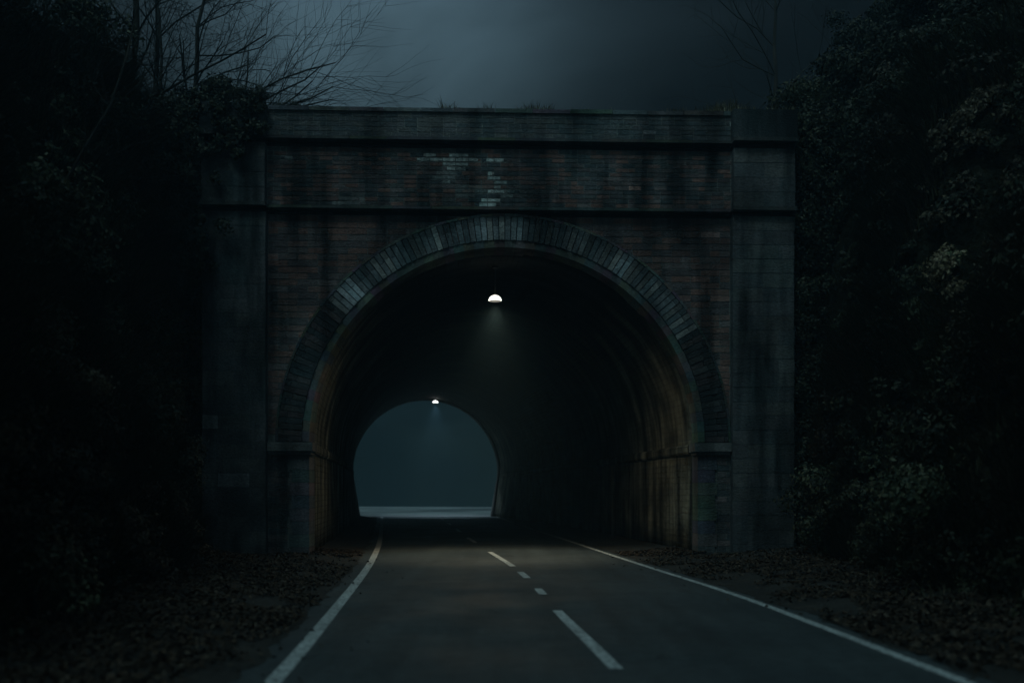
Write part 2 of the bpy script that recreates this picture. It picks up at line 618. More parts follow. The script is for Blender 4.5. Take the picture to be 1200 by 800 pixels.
SHADOW_LINE = (0.010, 0.010, 0.011)  # shadow under string courses and mouldings, painted as dark strips
MORT = (0.165, 0.160, 0.150)
UL0, UL1, UR0, UR1 = -6.95, -5.50, 5.32, 6.78
Z1, Z2, ZT = 8.12, 9.70, 10.45

mb = MB()
arch_wall(mb, UL0 + 0.02, UR1 - 0.02, ZT - 0.02, 0.0, 0.75, PR + 0.02, MORT)


def keep(a, b_, za, zb):
    if zb < PC - 0.10:
        return a > PR + 0.42 or b_ < -PR - 0.42
    return min(math.hypot(u, z - PC) for u in (a, b_) for z in (za, zb)) > PR + 0.10


# ground storey brickwork
mb.box(UL1, UR0, -0.014, 0.05, Z1 - 0.095, Z1 - 0.012, SHADOW_LINE)
bricks(mb, UL1, UR0, PC + 0.16, Z1 - 0.10, 0.0, keep)
bricks(mb, UL1, -PR - 0.46, 0.0, PC - 0.24, 0.0, pal=GR + BR[3:5])
bricks(mb, PR + 0.46, UR0, 0.0, PC - 0.24, 0.0, pal=GR + BR[3:5])
mb.build('front_wall', M_brick, portal)


# frieze with bleached bricks
def pale(u, z):
    px, pz = 591.5 + u * 49.7, 575 - (z - 1.6 + 0.10) * 49.6 + u * 0.6
    s = 0
    for cx, cy, rx, ry, k in ((507, 186, 15, 5, .75), (538, 188, 20, 6.5, .75), (534, 194, 12, 5, .5), (520, 204, 14, 5, .22), (548, 222, 16, 8, .16), (581, 186, 9, 3.5, 1.0), (575, 206, 7, 4, .55), (587, 211, 7, 3, .5),
                              (581, 222, 9, 4, .8), (572, 235, 11, 4.5, 1.0), (523, 214, 5, 4, .3), (593, 225, 8, 6, .2), (675, 185, 6, 3, .25), (412, 236, 20, 6, .16), (345, 186, 8, 3, .3)):
        d = ((px - cx) / (rx * 1.1)) ** 2 + ((pz - cy) / ry) ** 2
        if d < 1.15:
            s = max(s, k)
    return min(1.0, s * random.uniform(1.0, 1.6))


mb = MB()
mb.box(UL1 - 0.01, UR0 + 0.01, -0.10, 0.02, Z1 + 0.09, Z2 - 0.05, MORT)
mb.box(UL1, UR0, -0.114, 0.0, Z2 - 0.125, Z2 - 0.04, SHADOW_LINE)
bricks(mb, UL1, UR0, Z1 + 0.10, Z2 - 0.13, -0.10, pal=GR + BR, pale=pale, length=0.30, course=0.105)
mb.build('frieze', M_brick, portal)


def pale2(u, z):
    px = 591.5 + u * 49.7
    return 0.5 if (random.random() < 0.05 and 440 < px < 860) else 0


mb = MB()
mb.box(UL1 + 0.02, UR0 - 0.02, -0.17, 0.72, Z2 + 0.10, ZT - 0.07, MORT)
bricks(mb, UL1 + 0.02, UR0 - 0.02, Z2 + 0.10, ZT - 0.08, -0.17, pal=GR, pale=pale2, length=0.3, course=0.105)
x = UL1 + 0.03
while x < UR0 - 0.05:            # coping stones, slightly uneven
    L = min(random.uniform(0.7, 1.0), UR0 - 0.03 - x)
    dz = random.uniform(-0.012, 0.016)
    mb.box(x + 0.006, x + L - 0.006, -0.215 + random.uniform(-.01, .01), 0.76, ZT - 0.069, ZT + 0.02 + dz, [c * random.uniform(.8, 1.2) for c in GR[1]])
    x += L
mb.build('parapet', M_stone, portal)

# string courses
for z in (Z1, Z2):
    mb = MB()
    x = UL1 - 0.002
    while x < UR0:
        L = min(random.uniform(0.8, 1.1), UR0 - x)
        if UR0 - x - L < 0.2:
            L = UR0 - x
        e = 0.10 if z == Z1 else 0.17
        mb.hexa([(x + .003, -e - 0.085, z + 0.02), (x + L - .003, -e - 0.085, z + 0.02), (x + L - .003, -e - 0.06, z + 0.092), (x + .003, -e - 0.06, z + 0.092),
                 (x + .003, 0.02, z - 0.01), (x + L - .003, 0.02, z - 0.01), (x + L - .003, 0.02, z + 0.096), (x + .003, 0.02, z + 0.096)], [c * random.uniform(.35, .5) for c in GR[1]])
        x += L
    mb.build('string_course', M_stone, portal)

# pilasters with caps
for u0, u1 in ((UL0, UL1), (UR0, UR1)):
    mb = MB()
    mb.box(u0 + 0.01, u1 - 0.01, -0.26, 0.74, 0, Z1 - 0.03, GR[0])
    bricks(mb, u0, u1, 0.02, Z1 - 0.10, -0.26, pal=GR[:2] + GR[3:], proud=0.006, course=0.34, length=0.72)
    mb.box(u0, u1, -0.273, 0.7, Z1 - 0.095, Z1 - 0.01, SHADOW_LINE)
    mb.box(u0 + 0.01, u1 - 0.01, -0.34, 0.73, Z1 + 0.09, Z2 - 0.04, GR[0])
    bricks(mb, u0, u1, Z1 + 0.10, Z2 - 0.12, -0.34, pal=GR[:2] + GR[3:], proud=0.006, course=0.34, length=0.72)
    mb.box(u0, u1, -0.353, 0.7, Z2 - 0.115, Z2 - 0.02, SHADOW_LINE)
    mb.box(u0 - 0.02, u1 + 0.02, -0.42, 0.76, Z2 + 0.098, ZT + 0.012, [c * .8 for c in GR[2]])
    p = mb.build('pilaster', M_brick, portal)
    for z, e in ((Z1, 0.38), (Z2, 0.46)):
        mb = MB()
        mb.box(u0 - 0.02, u1 + 0.02, -e - 0.03, 0.74, z + 0.01, z + 0.089, [c * .45 for c in GR[1]])
        mb.build('moulding', M_stone, p)

# wing walls running back into the banks
for a, b_ in ((-16, UL0 - 0.02), (UR1 + 0.02, 16)):
    mb = MB()
    mb.box(a, b_, 0.50, 0.72, -0.1, 9.6, MORT)
    bricks(mb, a, b_, 0.0, 9.6, 0.50, pal=GR)
    mb.build('wing_wall', M_brick, portal)

# arch ring: soffit band, radial stones, thin outer label
mb = MB()


def wedge(r0, r1, a0, a1, yf, yb, col):
    p = []
    for yy in (yf, yb):
        p += [(r0 * math.cos(a0), yy, PC + r0 * math.sin(a0)), (r0 * math.cos(a1), yy, PC + r0 * math.sin(a1)),
              (r1 * math.cos(a1), yy, PC + r1 * math.sin(a1)), (r1 * math.cos(a0), yy, PC + r1 * math.sin(a0))]
    mb.hexa(p, col)


ns = 112
patch = [(0.115, .62), (0.165, 1.35), (0.21, .55), (0.26, 1.45), (0.30, .75), (0.335, 1.5), (0.375, .45), (0.415, 1.15), (0.44, .5), (0.52, 1.55), (0.56, .6),
         (0.62, 0.95), (0.65, .5), (0.70, 1.35), (0.735, .55), (0.77, 1.2), (0.81, .8), (0.86, 1.4), (1.1, .62)]
for i in range(ns):
    s = (i + 0.5) / ns
    a1, a0 = math.pi * (1 - i / ns), math.pi * (1 - (i + 1) / ns)
    g = 0.0012 if (s < 0.21 or s > 0.83) else 0.0022
    # patch list runs left springing (0) to right springing (1)
    pe = [e for e, v in patch]
    k = float(np.interp(s, [e - 0.02 for e in pe], [v for e, v in patch]))
    # fade of colour variation: random stones
    kk = k * random.uniform(0.75, 1.3)
    low = s < 0.21 or s > 0.83
    base = random.choice([(0.125, 0.135, 0.140), (0.115, 0.118, 0.120), (0.135, 0.130, 0.122), (0.10, 0.115, 0.12)])
    if k > 1.0 and random.random() < 0.5 and not low:
        kk *= 1.5
    if low:
        base, kk = random.choice(BR[3:] + GR), random.uniform(0.36, 0.52)
    col = [c * kk for c in base]
    dk = [c * kk * 0.62 for c in base]
    rs = random.uniform(5.00, 5.20)
    wedge(PR + 0.165, rs - 0.008, a0 + g, a1 - g, -0.075 - random.uniform(0, 0.03), 0.5, col)
    wedge(rs, PR + 0.715, a0 + g, a1 - g, -0.065 - random.uniform(0, 0.02), 0.5, dk)
wedge_cols = [(0.085, 0.085, 0.085), (0.10, 0.092, 0.085)]
n2 = 60
for i in range(n2):
    a1, a0 = math.pi * (1 - i / n2), math.pi * (1 - (i + 1) / n2)
    col = [c * random.uniform(0.8, 1.25) for c in random.choice(wedge_cols)]
    wedge(PR - 0.004, PR + 0.16, a0 + 0.0006, a1 - 0.0006, -0.06, 0.7, col)
    lw = 0.45 if (i < 13 or i > 49) else 0.95
    wedge(PR + 0.72, PR + 0.775, a0 + 0.0006, a1 - 0.0006, -0.085, 0.2, [c * lw for c in col])
# jamb blocks below the springing
for sx in (-1, 1):
    z = 0.0
    k = 0
    while z < PC - 0.3:
        h = min(0.30, PC - 0.24 - z)
        L = 0.45 if k % 2 else 0.40
        a, b_ = sorted((sx * (PR - 0.004), sx * (PR + L)))
        mb.box(a, b_, -0.045, 0.7, z + 0.004, z + h - 0.004, [c * random.uniform(.7, 1.0) for c in GR[k % 4]])
        z += h
        k += 1
mb.build('arch_ring', M_stone, portal)

# impost ledges on the face
for sx in (-1, 1):
    mb = MB()
    a, b_ = sorted((sx * (PR - 0.10), sx * (5.50 if sx < 0 else 5.32)))
    mb.box(a, b_, -0.17, 0.5, PC - 0.22, PC - 0.02, GR[1])
    mb.box(a + (0.03 if sx < 0 else 0.05), b_ - (0.05 if sx < 0 else 0.03), -0.12, 0.45, PC - 0.30, PC - 0.222, GR[0])
    mb.build('impost', M_stone, portal)

# barrel vault (world coordinates, parented to the tunnel)
inv = (Matrix.Translation(Vector((-0.17, 23.0, 0))) @ Matrix.Rotation(R(2.0), 4, 'Z')).inverted()


def to_portal(o):
    o.parent = portal
    o.matrix_parent_inverse = inv
    return o


ny = 90
ys = np.linspace(23.55, T1, ny)
prof = [(-PR, 0.0, 0), (-PR, 0.9, .9), (-PR, 1.8, 1.8), (-PR, PC, PC)]
for i in range(1, 49):
    a = math.pi * (1 - i / 49)
    prof.append((PR * math.cos(a), PC + PR * math.sin(a), PC + PR * math.pi * i / 49))
L = PC + PR * math.pi
prof += [(PR, PC, L), (PR, 1.8, L + PC - 1.8), (PR, .9, L + PC - .9), (PR, 0, L + PC)]
prof = np.array(prof)
P = np.zeros((len(prof), ny, 3))
c_ = tun(ys) + 0.02
sl = np.gradient(c_, ys)
P[:, :, 0] = c_[None] + prof[:, 0:1]
P[:, :, 1] = ys[None] - prof[:, 0:1] * (sl + 0.02)[None] * np.clip((ys[None] - 23.5) / 3, 0, 1) + prof[:, 0:1] * 0.035 * (1 - np.clip((ys[None] - 23.5) / 3, 0, 1))
P[:, :, 2] = prof[:, 1:2]
bat = 0.42 * np.clip((PC + 0.6 - prof[:, 1:2]) / (PC + 0.6), 0, 1) ** 1.3 * np.clip((ys[None] - 40) / 20, 0, 1)
P[:, :, 0] -= bat * np.sign(prof[:, 0:1])
bumpy = 0.05 * (vnoise(P[:, :, 1] * 0.9, prof[:, 2:3] * 0.9, 2) - 0.5)
P[:, :, 0] -= bumpy * np.sign(prof[:, 0:1])
UV = np.zeros((len(prof), ny, 2))
UV[:, :, 0] = ys[None]
UV[:, :, 1] = prof[:, 2:3]
lining = to_portal(grid_mesh('vault_lining', P[::-1], M_lining, uv=UV[::-1]))
md = lining.modifiers.new('thick', 'SOLIDIFY')
md.thickness = 0.45
md.offset = -1
# ledge running along both inner walls
for sx in (-1, 1):
    pr_ = np.array([(0.02, -0.27), (-0.07, -0.25), (-0.10, -0.20), (-0.10, -0.06), (-0.07, -0.02), (0.02, 0.0)])
    P = np.zeros((len(pr_), ny, 3))
    P[:, :, 0] = c_[None] + sx * (PR + pr_[:, 0:1])
    P[:, :, 1] = ys[None] - sx * PR * sl[None] * np.clip((ys[None] - 23.5) / 3, 0, 1) + sx * PR * 0.035 * (1 - np.clip((ys[None] - 23.5) / 3, 0, 1))
    P[:, :, 2] = PC + pr_[:, 1:2]
    UV = np.zeros((len(pr_), ny, 2))
    UV[:, :, 0] = ys[None]
    UV[:, :, 1] = np.arange(len(pr_))[:, None] * 0.09 + PC
    to_portal(grid_mesh('ledge', P if sx > 0 else P[::-1], M_lining, uv=UV, smooth=False))

# rear face
mb = MB()
arch_wall(mb, -8, 8, 10.6, 0.0, 0.7, PR - 0.03, (0.10, 0.09, 0.085), batter=0.45)
rw = mb.build('rear_wall', M_brick, None)
rw.rotation_euler = (0, 0, math.atan(0.17))
rw.location = (float(tun(61.0)) + 0.02, 60.9, 0)
to_portal(rw)


# ------------------------------------------------------------------ lamps
def tunnel_lamp(loc, ceil, label, glow, watts, col, blend=0.9, size=164, tilt=-9, beam=4.2):
    e = empty('tunnel_lamp', loc)
    tag(e, label, 'lamp', 'lamps hanging from the tunnel vault')
    # luminous dome
    r, hgt = 0.165, 0.14
    n, k = 32, 10
    P = np.zeros((n + 1, k + 1, 3))
    for i in range(n + 1):
        a = 2 * math.pi * i / n
        for j in range(k + 1):
            q = math.pi / 2 * j / k
            P[i, j] = (r * math.cos(q) * math.cos(a), r * math.cos(q) * math.sin(a), hgt * math.sin(q))
    grid_mesh('lamp_dome', P, glow, e)
    # collar plate under the dome and diffuser
    for name, r0, z0, z1, m in (('diffuser', 0.150, -0.012, -0.004, G0),):
        mb = MB()
        for i in range(n):
            a, b_ = 2 * math.pi * i / n, 2 * math.pi * (i + 1) / n
            A, B = (r0 * math.cos(a), r0 * math.sin(a)), (r0 * math.cos(b_), r0 * math.sin(b_))
            mb.face([(*A, z0), (*B, z0), (0, 0, z0)][::-1])
            mb.face([(*A, z0), (*B, z0), (*B, z1), (*A, z1)])
            mb.face([(*A, z1), (*B, z1), (0, 0, z1)])
        mb.build(name, m, e)
    # stem and ceiling rose
    mb = MB()
    for r0, z0, z1 in ((0.03, hgt + 0.002, hgt + 0.03), (0.010, hgt + 0.03, ceil - loc[2] - 0.03), (0.07, ceil - loc[2] - 0.03, ceil - loc[2] + 0.05)):
        for i in range(12):
            a, b_ = math.pi * i / 6, math.pi * (i + 1) / 6
            A, B = (r0 * math.cos(a), r0 * math.sin(a)), (r0 * math.cos(b_), r0 * math.sin(b_))
            mb.face([(*A, z0), (*B, z0), (*B, z1), (*A, z1)])
            mb.face([(0, 0, z0), (*B, z0), (*A, z0)])
            mb.face([(0, 0, z1), (*A, z1), (*B, z1)])
    mb.build('stem', M_metal, e)
    ld = bpy.data.lights.new('lamp_light', 'SPOT')
    ld.energy = watts
    ld.color = col
    ld.spot_size = R(size)
    ld.spot_blend = blend
    ld.shadow_soft_size = 0.12
    lo = bpy.data.objects.new('lamp_light', ld)
    lo.location = (0, 0, -0.16)
    lo.rotation_euler = (R(tilt), 0, 0)
    link(lo, e)
    lb = bpy.data.lights.new('lamp_beam', 'SPOT')      # the concentrated downward part of the lamp's light
    lb.energy = watts * beam
    lb.color = col
    lb.spot_size = R(80)
    lb.spot_blend = 1.0
    lb.shadow_soft_size = 0.10
    bo = bpy.data.objects.new('lamp_beam', lb)
    bo.location = (0, 0, -0.10)
    bo.rotation_euler = (R(tilt * 0.3), 0, 0)
    link(bo, e)
    return e


G0 = glowmat('lamp_underside_glass', (1.0, 0.95, 0.8), 0.25)
G1 = glowmat('warm_lamp_glass', (1.0, 0.97, 0.86), 1.7)
G2 = glowmat('cool_lamp_glass', (0.94, 0.99, 1.0), 3.0)
tunnel_lamp((-0.43, 24.9, 6.43), 7.28, 'bright dome lamp hanging under the vault just inside the near mouth', G1, LAMP_W, (1.0, 0.86, 0.58))
tunnel_lamp((-4.70, 60.2, 7.02), 7.24, 'small distant dome lamp at the far mouth of the tunnel', G2, LAMP_W * 1.3, (0.62, 0.85, 1.0), size=110, tilt=28, beam=5.0)


# ------------------------------------------------------------------ banks
def bank_profile(d, y=0.0, slope=0.22):
    """height over distance outward from the foot; steepest beside the portal"""
    d = d * (0.72 + 1.9 * np.clip((np.asarray(y, float) - 18.0) / 4.5, 0, 1))
    return np.where(d < 3.4, 10.4 * (0.6 * np.clip(d / 3.4, 0, 1) ** 1.15 + 0.4 * np.sin(np.clip(d / 3.4, 0, 1) * math.pi / 2)), 10.4 + slope * np.minimum(d - 3.4, 14))


D = np.concatenate([np.linspace(0, 0.8, 9), np.linspace(1.0, 3.6, 12), np.linspace(4, 10, 10), [13, 17, 24, 40, 80, 300]])


def bank_pt(side, y, d):
    foot = foot_l(y) if side < 0 else foot_r(y)
    z = bank_profile(d, y, 0.22 if side < 0 else 0.50)
    bul = 0.75 * (vnoise(y * 0.35, z * 0.4, 5 + side) - 0.5) + 0.3 * (vnoise(y * 1.1, z * 1.1, 8 + side) - 0.5)
    bul = bul * np.clip(z / 2, 0, 1)
    return foot + side * (d + 0.1) + side * bul, y, z + np.where(d > 3.4, 0.5 * (vnoise(y * .4, d * .4, 3) - .5), 0)


for side in (-1, 1):
    ys = np.linspace(-30, 24.2, 110)
    yy, ddd = np.meshgrid(ys, D)
    X, Y, Z = bank_pt(side, np.clip(yy, -20, 25), ddd)
    P = np.stack([X, yy, Z], -1)
    P[0, :, 2] = -0.1
    o = grid_mesh('embankment', P if side > 0 else P[::-1], M_bank)
    tag(o, kind='structure')
# hilltop over the tunnel and its flanks
xs = np.concatenate([[-300, -80, -40], np.linspace(-26, 22, 40), [40, 80, 300]])
ys = np.linspace(23.75 + 0.0, 60.7, 24)
yy, xx = np.meshgrid(ys, xs)
h = 10.2 + 0.25 * (vnoise(xx * .5, yy * .5, 4) - .5) + 0.22 * np.clip(-(xx + 3) - 8, 0, 18) + 0.62 * np.clip(xx - 7.4, 0, 13)
yy = yy + (xx + 0.17) * 0.035 * (np.abs(xx) < 30)
P = np.stack([xx, yy, h], -1)
tag(grid_mesh('hilltop', P[::-1], M_bank), kind='structure')
# outer flanks of the hill beside the far mouth
for side in (-1, 1):
    xs = np.linspace(6, 300, 30)
    zs = np.linspace(-0.2, 1, 8)
    zz, xx = np.meshgrid(zs, xs)
    X = float(tun(61)) + side * xx
    Z = np.where(zz < 0, -0.2, zz * (10.3 + 0.22 * np.clip(np.abs(X + 3) - 8, 0, 18)))
    Y = 61.4 + (side * xx) * 0.17 * (xx < 30) + 3.5 * (1 - np.clip(zz, 0, 1)) * np.clip((xx - 6) / 4, 0, 1)
    Y = np.where(zz > 0.98, 60.2, Y)
    tag(grid_mesh('embankment', np.stack([X, Y, Z], -1) if side < 0 else np.stack([X, Y, Z], -1)[::-1], M_bank), kind='structure')


# ------------------------------------------------------------------ foliage
GREEN = 1.55 * np.array([(0.031, 0.037, 0.020), (0.046, 0.050, 0.026), (0.022, 0.029, 0.018), (0.058, 0.056, 0.032)])
DRY = 1.1 * np.array([(0.085, 0.070, 0.040), (0.110, 0.085, 0.050), (0.060, 0.045, 0.028), (0.140, 0.115, 0.075)])


def leaf_quads(C, size, nrm=None, flat=0.0, aspect=1.7):
    """C (n,3) centres, returns (n,4,3) pointed-oval-ish leaves"""
    n = len(C)
    a = rng.normal(size=(n, 3))
    if nrm is not None:
        a = a * (1 - flat) + nrm * (1 + flat)
    a /= np.linalg.norm(a, axis=1)[:, None] + 1e-9
    t_ = rng.normal(size=(n, 3))
    t_ -= (t_ * a).sum(1)[:, None] * a
    t_ /= np.linalg.norm(t_, axis=1)[:, None] + 1e-9
    s_ = np.cross(a, t_)
    sz = size * rng.uniform(0.6, 1.35, n)[:, None]
    L = t_ * sz * aspect * 0.5
    W = s_ * sz * 0.5
    V = np.stack([C - L, C + W * 0.9 - L * 0.1, C + L, C - W * 0.9 - L * 0.1], 1)
    return V


def pick(pal, n, lo=0.6, hi=1.4):
    return pal[rng.integers(0, len(pal), n)] * rng.uniform(lo, hi, n)[:, None]


def clump(center, rad, n, size, out=None, pal=GREEN, k=1.0):
    d = rng.normal(size=(n, 3))
    d /= np.linalg.norm(d, axis=1)[:, None]
    if out is not None:
        d = np.where(((d * out).sum(1) < -0.1)[:, None], -d, d)
    r = rng.uniform(0.55, 1.0, n) ** 0.6
    rad = np.asarray(rad)
    lump = 1 + 0.35 * np.sin(d[:, 0] * 7 + center[0] * 3) * np.sin(d[:, 2] * 6 + center[1] * 2)
    C = center + d * rad * (r * lump)[:, None]
    return leaf_quads(C, size, d, 0.35), pick(pal, n) * k


PROF0 = bank_profile(D[:21] / 0.72)

# undergrowth on the two banks
for side in (-1, 1):
    Vs, Ts = [], []
    nc = 900
    y = rng.uniform(3, 24.2, nc)
    d = rng.uniform(0, 1, nc) ** 1.0 * 4.5
    # spread evenly by height on the steep face
    zt = rng.uniform(0, 10.8, nc)
    dd_ = np.interp(zt, PROF0, D[:21]) / (0.72 + 1.9 * np.clip((y - 18.0) / 4.5, 0, 1))
    dd_ = np.where(rng.random(nc) < 0.15, d + 2.5, dd_)
    X, Y, Z = bank_pt(side, y, dd_)
    for i in range(nc):
        r = rng.uniform(0.18, 0.62)
        c = np.array([X[i] - side * 0.10, Y[i], Z[i]])
        dens = vnoise(y[i] * 0.5, Z[i] * 0.5, 21 + side)
        if dens < 0.33:
            r *= 0.5
        if Y[i] > 22.4 - r and abs(c[0]) < 7.3 + r:
            continue
        dry = vnoise(y[i] * 0.4, Z[i] * 0.35, 31 + side) + rng.uniform(-.1, .1)
        pal = DRY if dry > 0.66 else GREEN
        br_ = 0.35 + 2.6 * vnoise(y[i] * 0.8, Z[i] * 0.8, 41 + side) ** 3  # brightness put into the leaf colour so some clumps look lit
        V, T = clump(c, (r * .7, r, r * 0.7), int(170 + 520 * r), 0.046, np.array([-side, 0, 0.5]), pal, br_)
        Vs.append(V)
        Ts.append(T)
    for i in range(340):
        c = np.array([side * (7.0 + rng.uniform(0.02, 1.4) ** 1.5) - 0.1, 23.2 + side * 0.27 + rng.uniform(-.2, 0.2), rng.uniform(0.2, 10.6)])
        r = rng.uniform(0.2, 0.5)
        V, T = clump(c, (r, r * .6, r), int(170 + 520 * r), 0.046, np.array([-side * .3, -1, 0.3]), GREEN, rng.uniform(0.3, 1.0))
        Vs.append(V)
        Ts.append(T)
    tag(quads('undergrowth', np.concatenate(Vs), M_leaf, np.concatenate(Ts)), kind='stuff',
        label='dark ivy and brambles covering the %s bank of the cutting' % ('left' if side < 0 else 'right'), cat='undergrowth')


# scrub on the slopes above the cutting
Vs, Ts = [], []
for i in range(620):
    x, y = rng.uniform(7.2, 19), rng.uniform(9, 34)
    z = 10.3 + 0.60 * max(0, x - 7.6) if y > 24 else float(bank_pt(1, np.array(y), np.array(x - float(foot_r(min(y, 25)))))[2])
    rr = rng.uniform(0.3, 0.9)
    V, T = clump(np.array([x, y, z]), (rr, rr, rr * .6), int(120 + 260 * rr), 0.06, np.array([0, 0, 1.0]), GREEN if rng.random() < .75 else DRY, rng.uniform(.3, .9))
    Vs.append(V)
    Ts.append(T)
tag(quads('scrub', np.concatenate(Vs), M_leaf, np.concatenate(Ts)), kind='stuff', label='low scrub covering the rising slope above the right bank', cat='undergrowth')
Vs, Ts = [], []
for i in range(46):
    u_, z_ = rng.uniform(-7.15, -5.5) , rng.uniform(9.2, 10.65)
    if rng.random() < 0.35:
        u_, z_ = rng.uniform(-7.2, -6.4), rng.uniform(6.5, 10)
    rr = rng.uniform(.1, .26)
    V, T = clump(np.array([-0.17 + u_, 23.0 + u_ * 0.035 - 0.42 - 0.05, z_]), (rr, rr * .5, rr), int(60 + 400 * rr), 0.05, np.array([0, -1, 0.3]), GREEN, rng.uniform(.3, .8))
    Vs.append(V)
    Ts.append(T)
tag(quads('ivy', np.concatenate(Vs), M_leaf, np.concatenate(Ts)), label='ivy hanging over the top of the left pilaster', cat='ivy')

# long dry stems and grass
def grass(name, base, n_, hlo, hhi, pal, lean, wdt=0.014, label=None):
    nseg = 3
    n = len(base)
    hgt = rng.uniform(hlo, hhi, n) * (0.35 + 1.1 * vnoise(base[:, 0] * 1.9, base[:, 1] * 1.9, 77) ** 1.3)
    dr = rng.normal(size=(n, 2))
    dr = dr / np.linalg.norm(dr, axis=1)[:, None] * rng.uniform(0.1, 0.75, n)[:, None] + np.array(lean)
    sd_ = np.stack([-dr[:, 1], dr[:, 0], np.zeros(n)], 1)
    sd_ /= np.linalg.norm(sd_, axis=1)[:, None]
    V = np.zeros((n, nseg, 4, 3))
    for s in range(nseg):
        for e in (0, 1):
            q = (s + e) / nseg
            p = base + np.stack([dr[:, 0] * hgt * q * q, dr[:, 1] * hgt * q * q, hgt * (q - 0.28 * q * q * np.linalg.norm(dr, axis=1))], 1)
            wv = sd_ * wdt * (1.05 - q)
            if e == 0:
                V[:, s, 0], V[:, s, 1] = p - wv, p + wv
            else:
                V[:, s, 3], V[:, s, 2] = p - wv, p + wv
    T = np.repeat(pick(pal, n), nseg, 0)
    return tag(quads(name, V.reshape(-1, 4, 3), M_litter, T), kind='stuff', label=label, cat='grass')


STRAW = 1.2 * np.array([(0.20, 0.175, 0.115), (0.14, 0.125, 0.080), (0.26, 0.23, 0.16), (0.09, 0.09, 0.05)])
n = 11000
u = rng.uniform(-5.4, 6.9, n) ** 1.0
u = np.where(u < -1.5, rng.uniform(0.2, 6.9, n), u)
v = rng.uniform(-0.02, 0.9, n)
m_ = vnoise(u * 2.2, v * 2, 6) * .6 + vnoise(u * 7, v * 5, 9) * .4 > 0.47
u, v = u[m_], v[m_]
n = len(u)
base = np.stack([-0.17 + u * math.cos(R(2)) - v * math.sin(R(2)), 23.0 + u * math.sin(R(2)) + v, np.full(n, 10.43)], 1)
base[:, 2] += np.where(u > 5.0, 0.1, 0)
grass('dry_grass', base, n, 0.04, 0.36, STRAW, (0.05, -0.05), label='pale dry grass growing along the top of the parapet')

# long grass hanging down the banks
bs, dirs = [], []
for side in (-1, 1):
    nb = 90000
    yb = rng.uniform(4, 22.3, nb)
    zb = rng.uniform(0, 10.5, nb)
    m_ = vnoise(yb * 0.7, zb * 0.7, 51 + side) * 0.6 + vnoise(yb * 2.3, zb * 2.3, 52 + side) * 0.4 > 0.44
    yb, zb = yb[m_], zb[m_]
    db = np.interp(zb, PROF0, D[:21]) / (0.72 + 1.9 * np.clip((yb - 18.0) / 4.5, 0, 1))
    X, Y, Z = bank_pt(side, yb, db)
    grass('bank_grass', np.stack([X - side * 0.12, Y, Z], 1), 0, 0.30, 0.95, np.concatenate([GREEN * 1.3, DRY * 0.9, GREEN]), (-side * 0.80, -0.30), 0.011,
          label='long rough grass hanging down the %s bank' % ('left' if side < 0 else 'right'))

# tufts at the foot of the banks
bs = []
for side in (-1, 1):
    yb = rng.uniform(6, 22.6, 3800)
    fo = foot_l(yb) if side < 0 else foot_r(yb)
    off = np.minimum(rng.exponential(0.35, 3800), 0.95)
    keepm = vnoise(yb * 1.2, off, 12 + side) > 0.42
    bs.append(np.stack([fo - side * (off - 0.35), yb, np.full(3800, 0.0)], 1)[keepm])
grass('verge_grass', np.concatenate(bs), 0, 0.10, 0.42, np.concatenate([DRY, GREEN]), (0, 0), label='rough grass and dead stems at the foot of the banks')

# leaf litter on the verges
Cs = []
for side in (-1, 1):
    n = 60000
    yb = 4.2 + 21 * rng.random(n) ** 0.85
    k = rng.random(n) ** 1.1
    m_ = (vnoise(k * 4 + side, yb * 0.9, 7) * 0.6 + vnoise(k * 9, yb * 2.4, 17) * 0.4) > 0.14 + 0.40 * k + rng.normal(size=n) * 0.09
    yb, k = yb[m_], k[m_]
    z_ = verge_h(side, k, yb)
    z_ = np.where(yb > 22.9, 0.02 + (z_ - 0.02) * 0.45, z_)
    Cs.append(np.stack([verge_x(side, k, yb), yb, z_ + 0.012 + 0.03 * rng.random(len(k))], 1))
    n = 70                                        # strays on the asphalt
    yb = rng.uniform(5, 24, n)
    Cs.append(np.stack([(road_left(yb) - 0.3 + rng.exponential(.35, n)) if side < 0 else (road_right(yb) + 0.3 - rng.exponential(.35, n)), yb, np.full(n, 0.03)], 1))
C = np.concatenate(Cs)
V = leaf_quads(C, 0.045, np.array([0, 0, 1.0]), 0.45, 1.4)
LIT = 0.42 * np.array([(0.10, 0.058, 0.030), (0.070, 0.042, 0.024), (0.15, 0.095, 0.055), (0.045, 0.032, 0.022), (0.21, 0.16, 0.11)])
tag(quads('leaf_litter', V, M_litter, pick(LIT, len(C), 0.5, 1.3)), kind='stuff', label='brown dead leaves scattered over both verges', cat='leaf litter')


# ------------------------------------------------------------------ bushes
def tube(V, F, p0, p1, r0, r1, ns=6):
    p0, p1 = np.array(p0, float), np.array(p1, float)
    ax = p1 - p0
    ax /= np.linalg.norm(ax) + 1e-9
    up = np.array([0, 0, 1.0]) if abs(ax[2]) < 0.9 else np.array([1.0, 0, 0])
    a = np.cross(ax, up)
    a /= np.linalg.norm(a)
    b_ = np.cross(ax, a)
    i = len(V)
    for p, r in ((p0, r0), (p1, r1)):
        for k in range(ns):
            t_ = 2 * math.pi * k / ns
            V.append(tuple(p + r * (a * math.cos(t_) + b_ * math.sin(t_))))
    for k in range(ns):
        F.append((i + k, i + (k + 1) % ns, i + ns + (k + 1) % ns, i + ns + k))


def tubes_obj(name, V, F, m, parent=None):
    me = bpy.data.meshes.new(name)
    me.from_pydata(V, [], F)
    for p in me.polygons:
        p.use_smooth = True
    me.materials.append(m)
    me.update()
    return link(bpy.data.objects.new(name, me), parent)


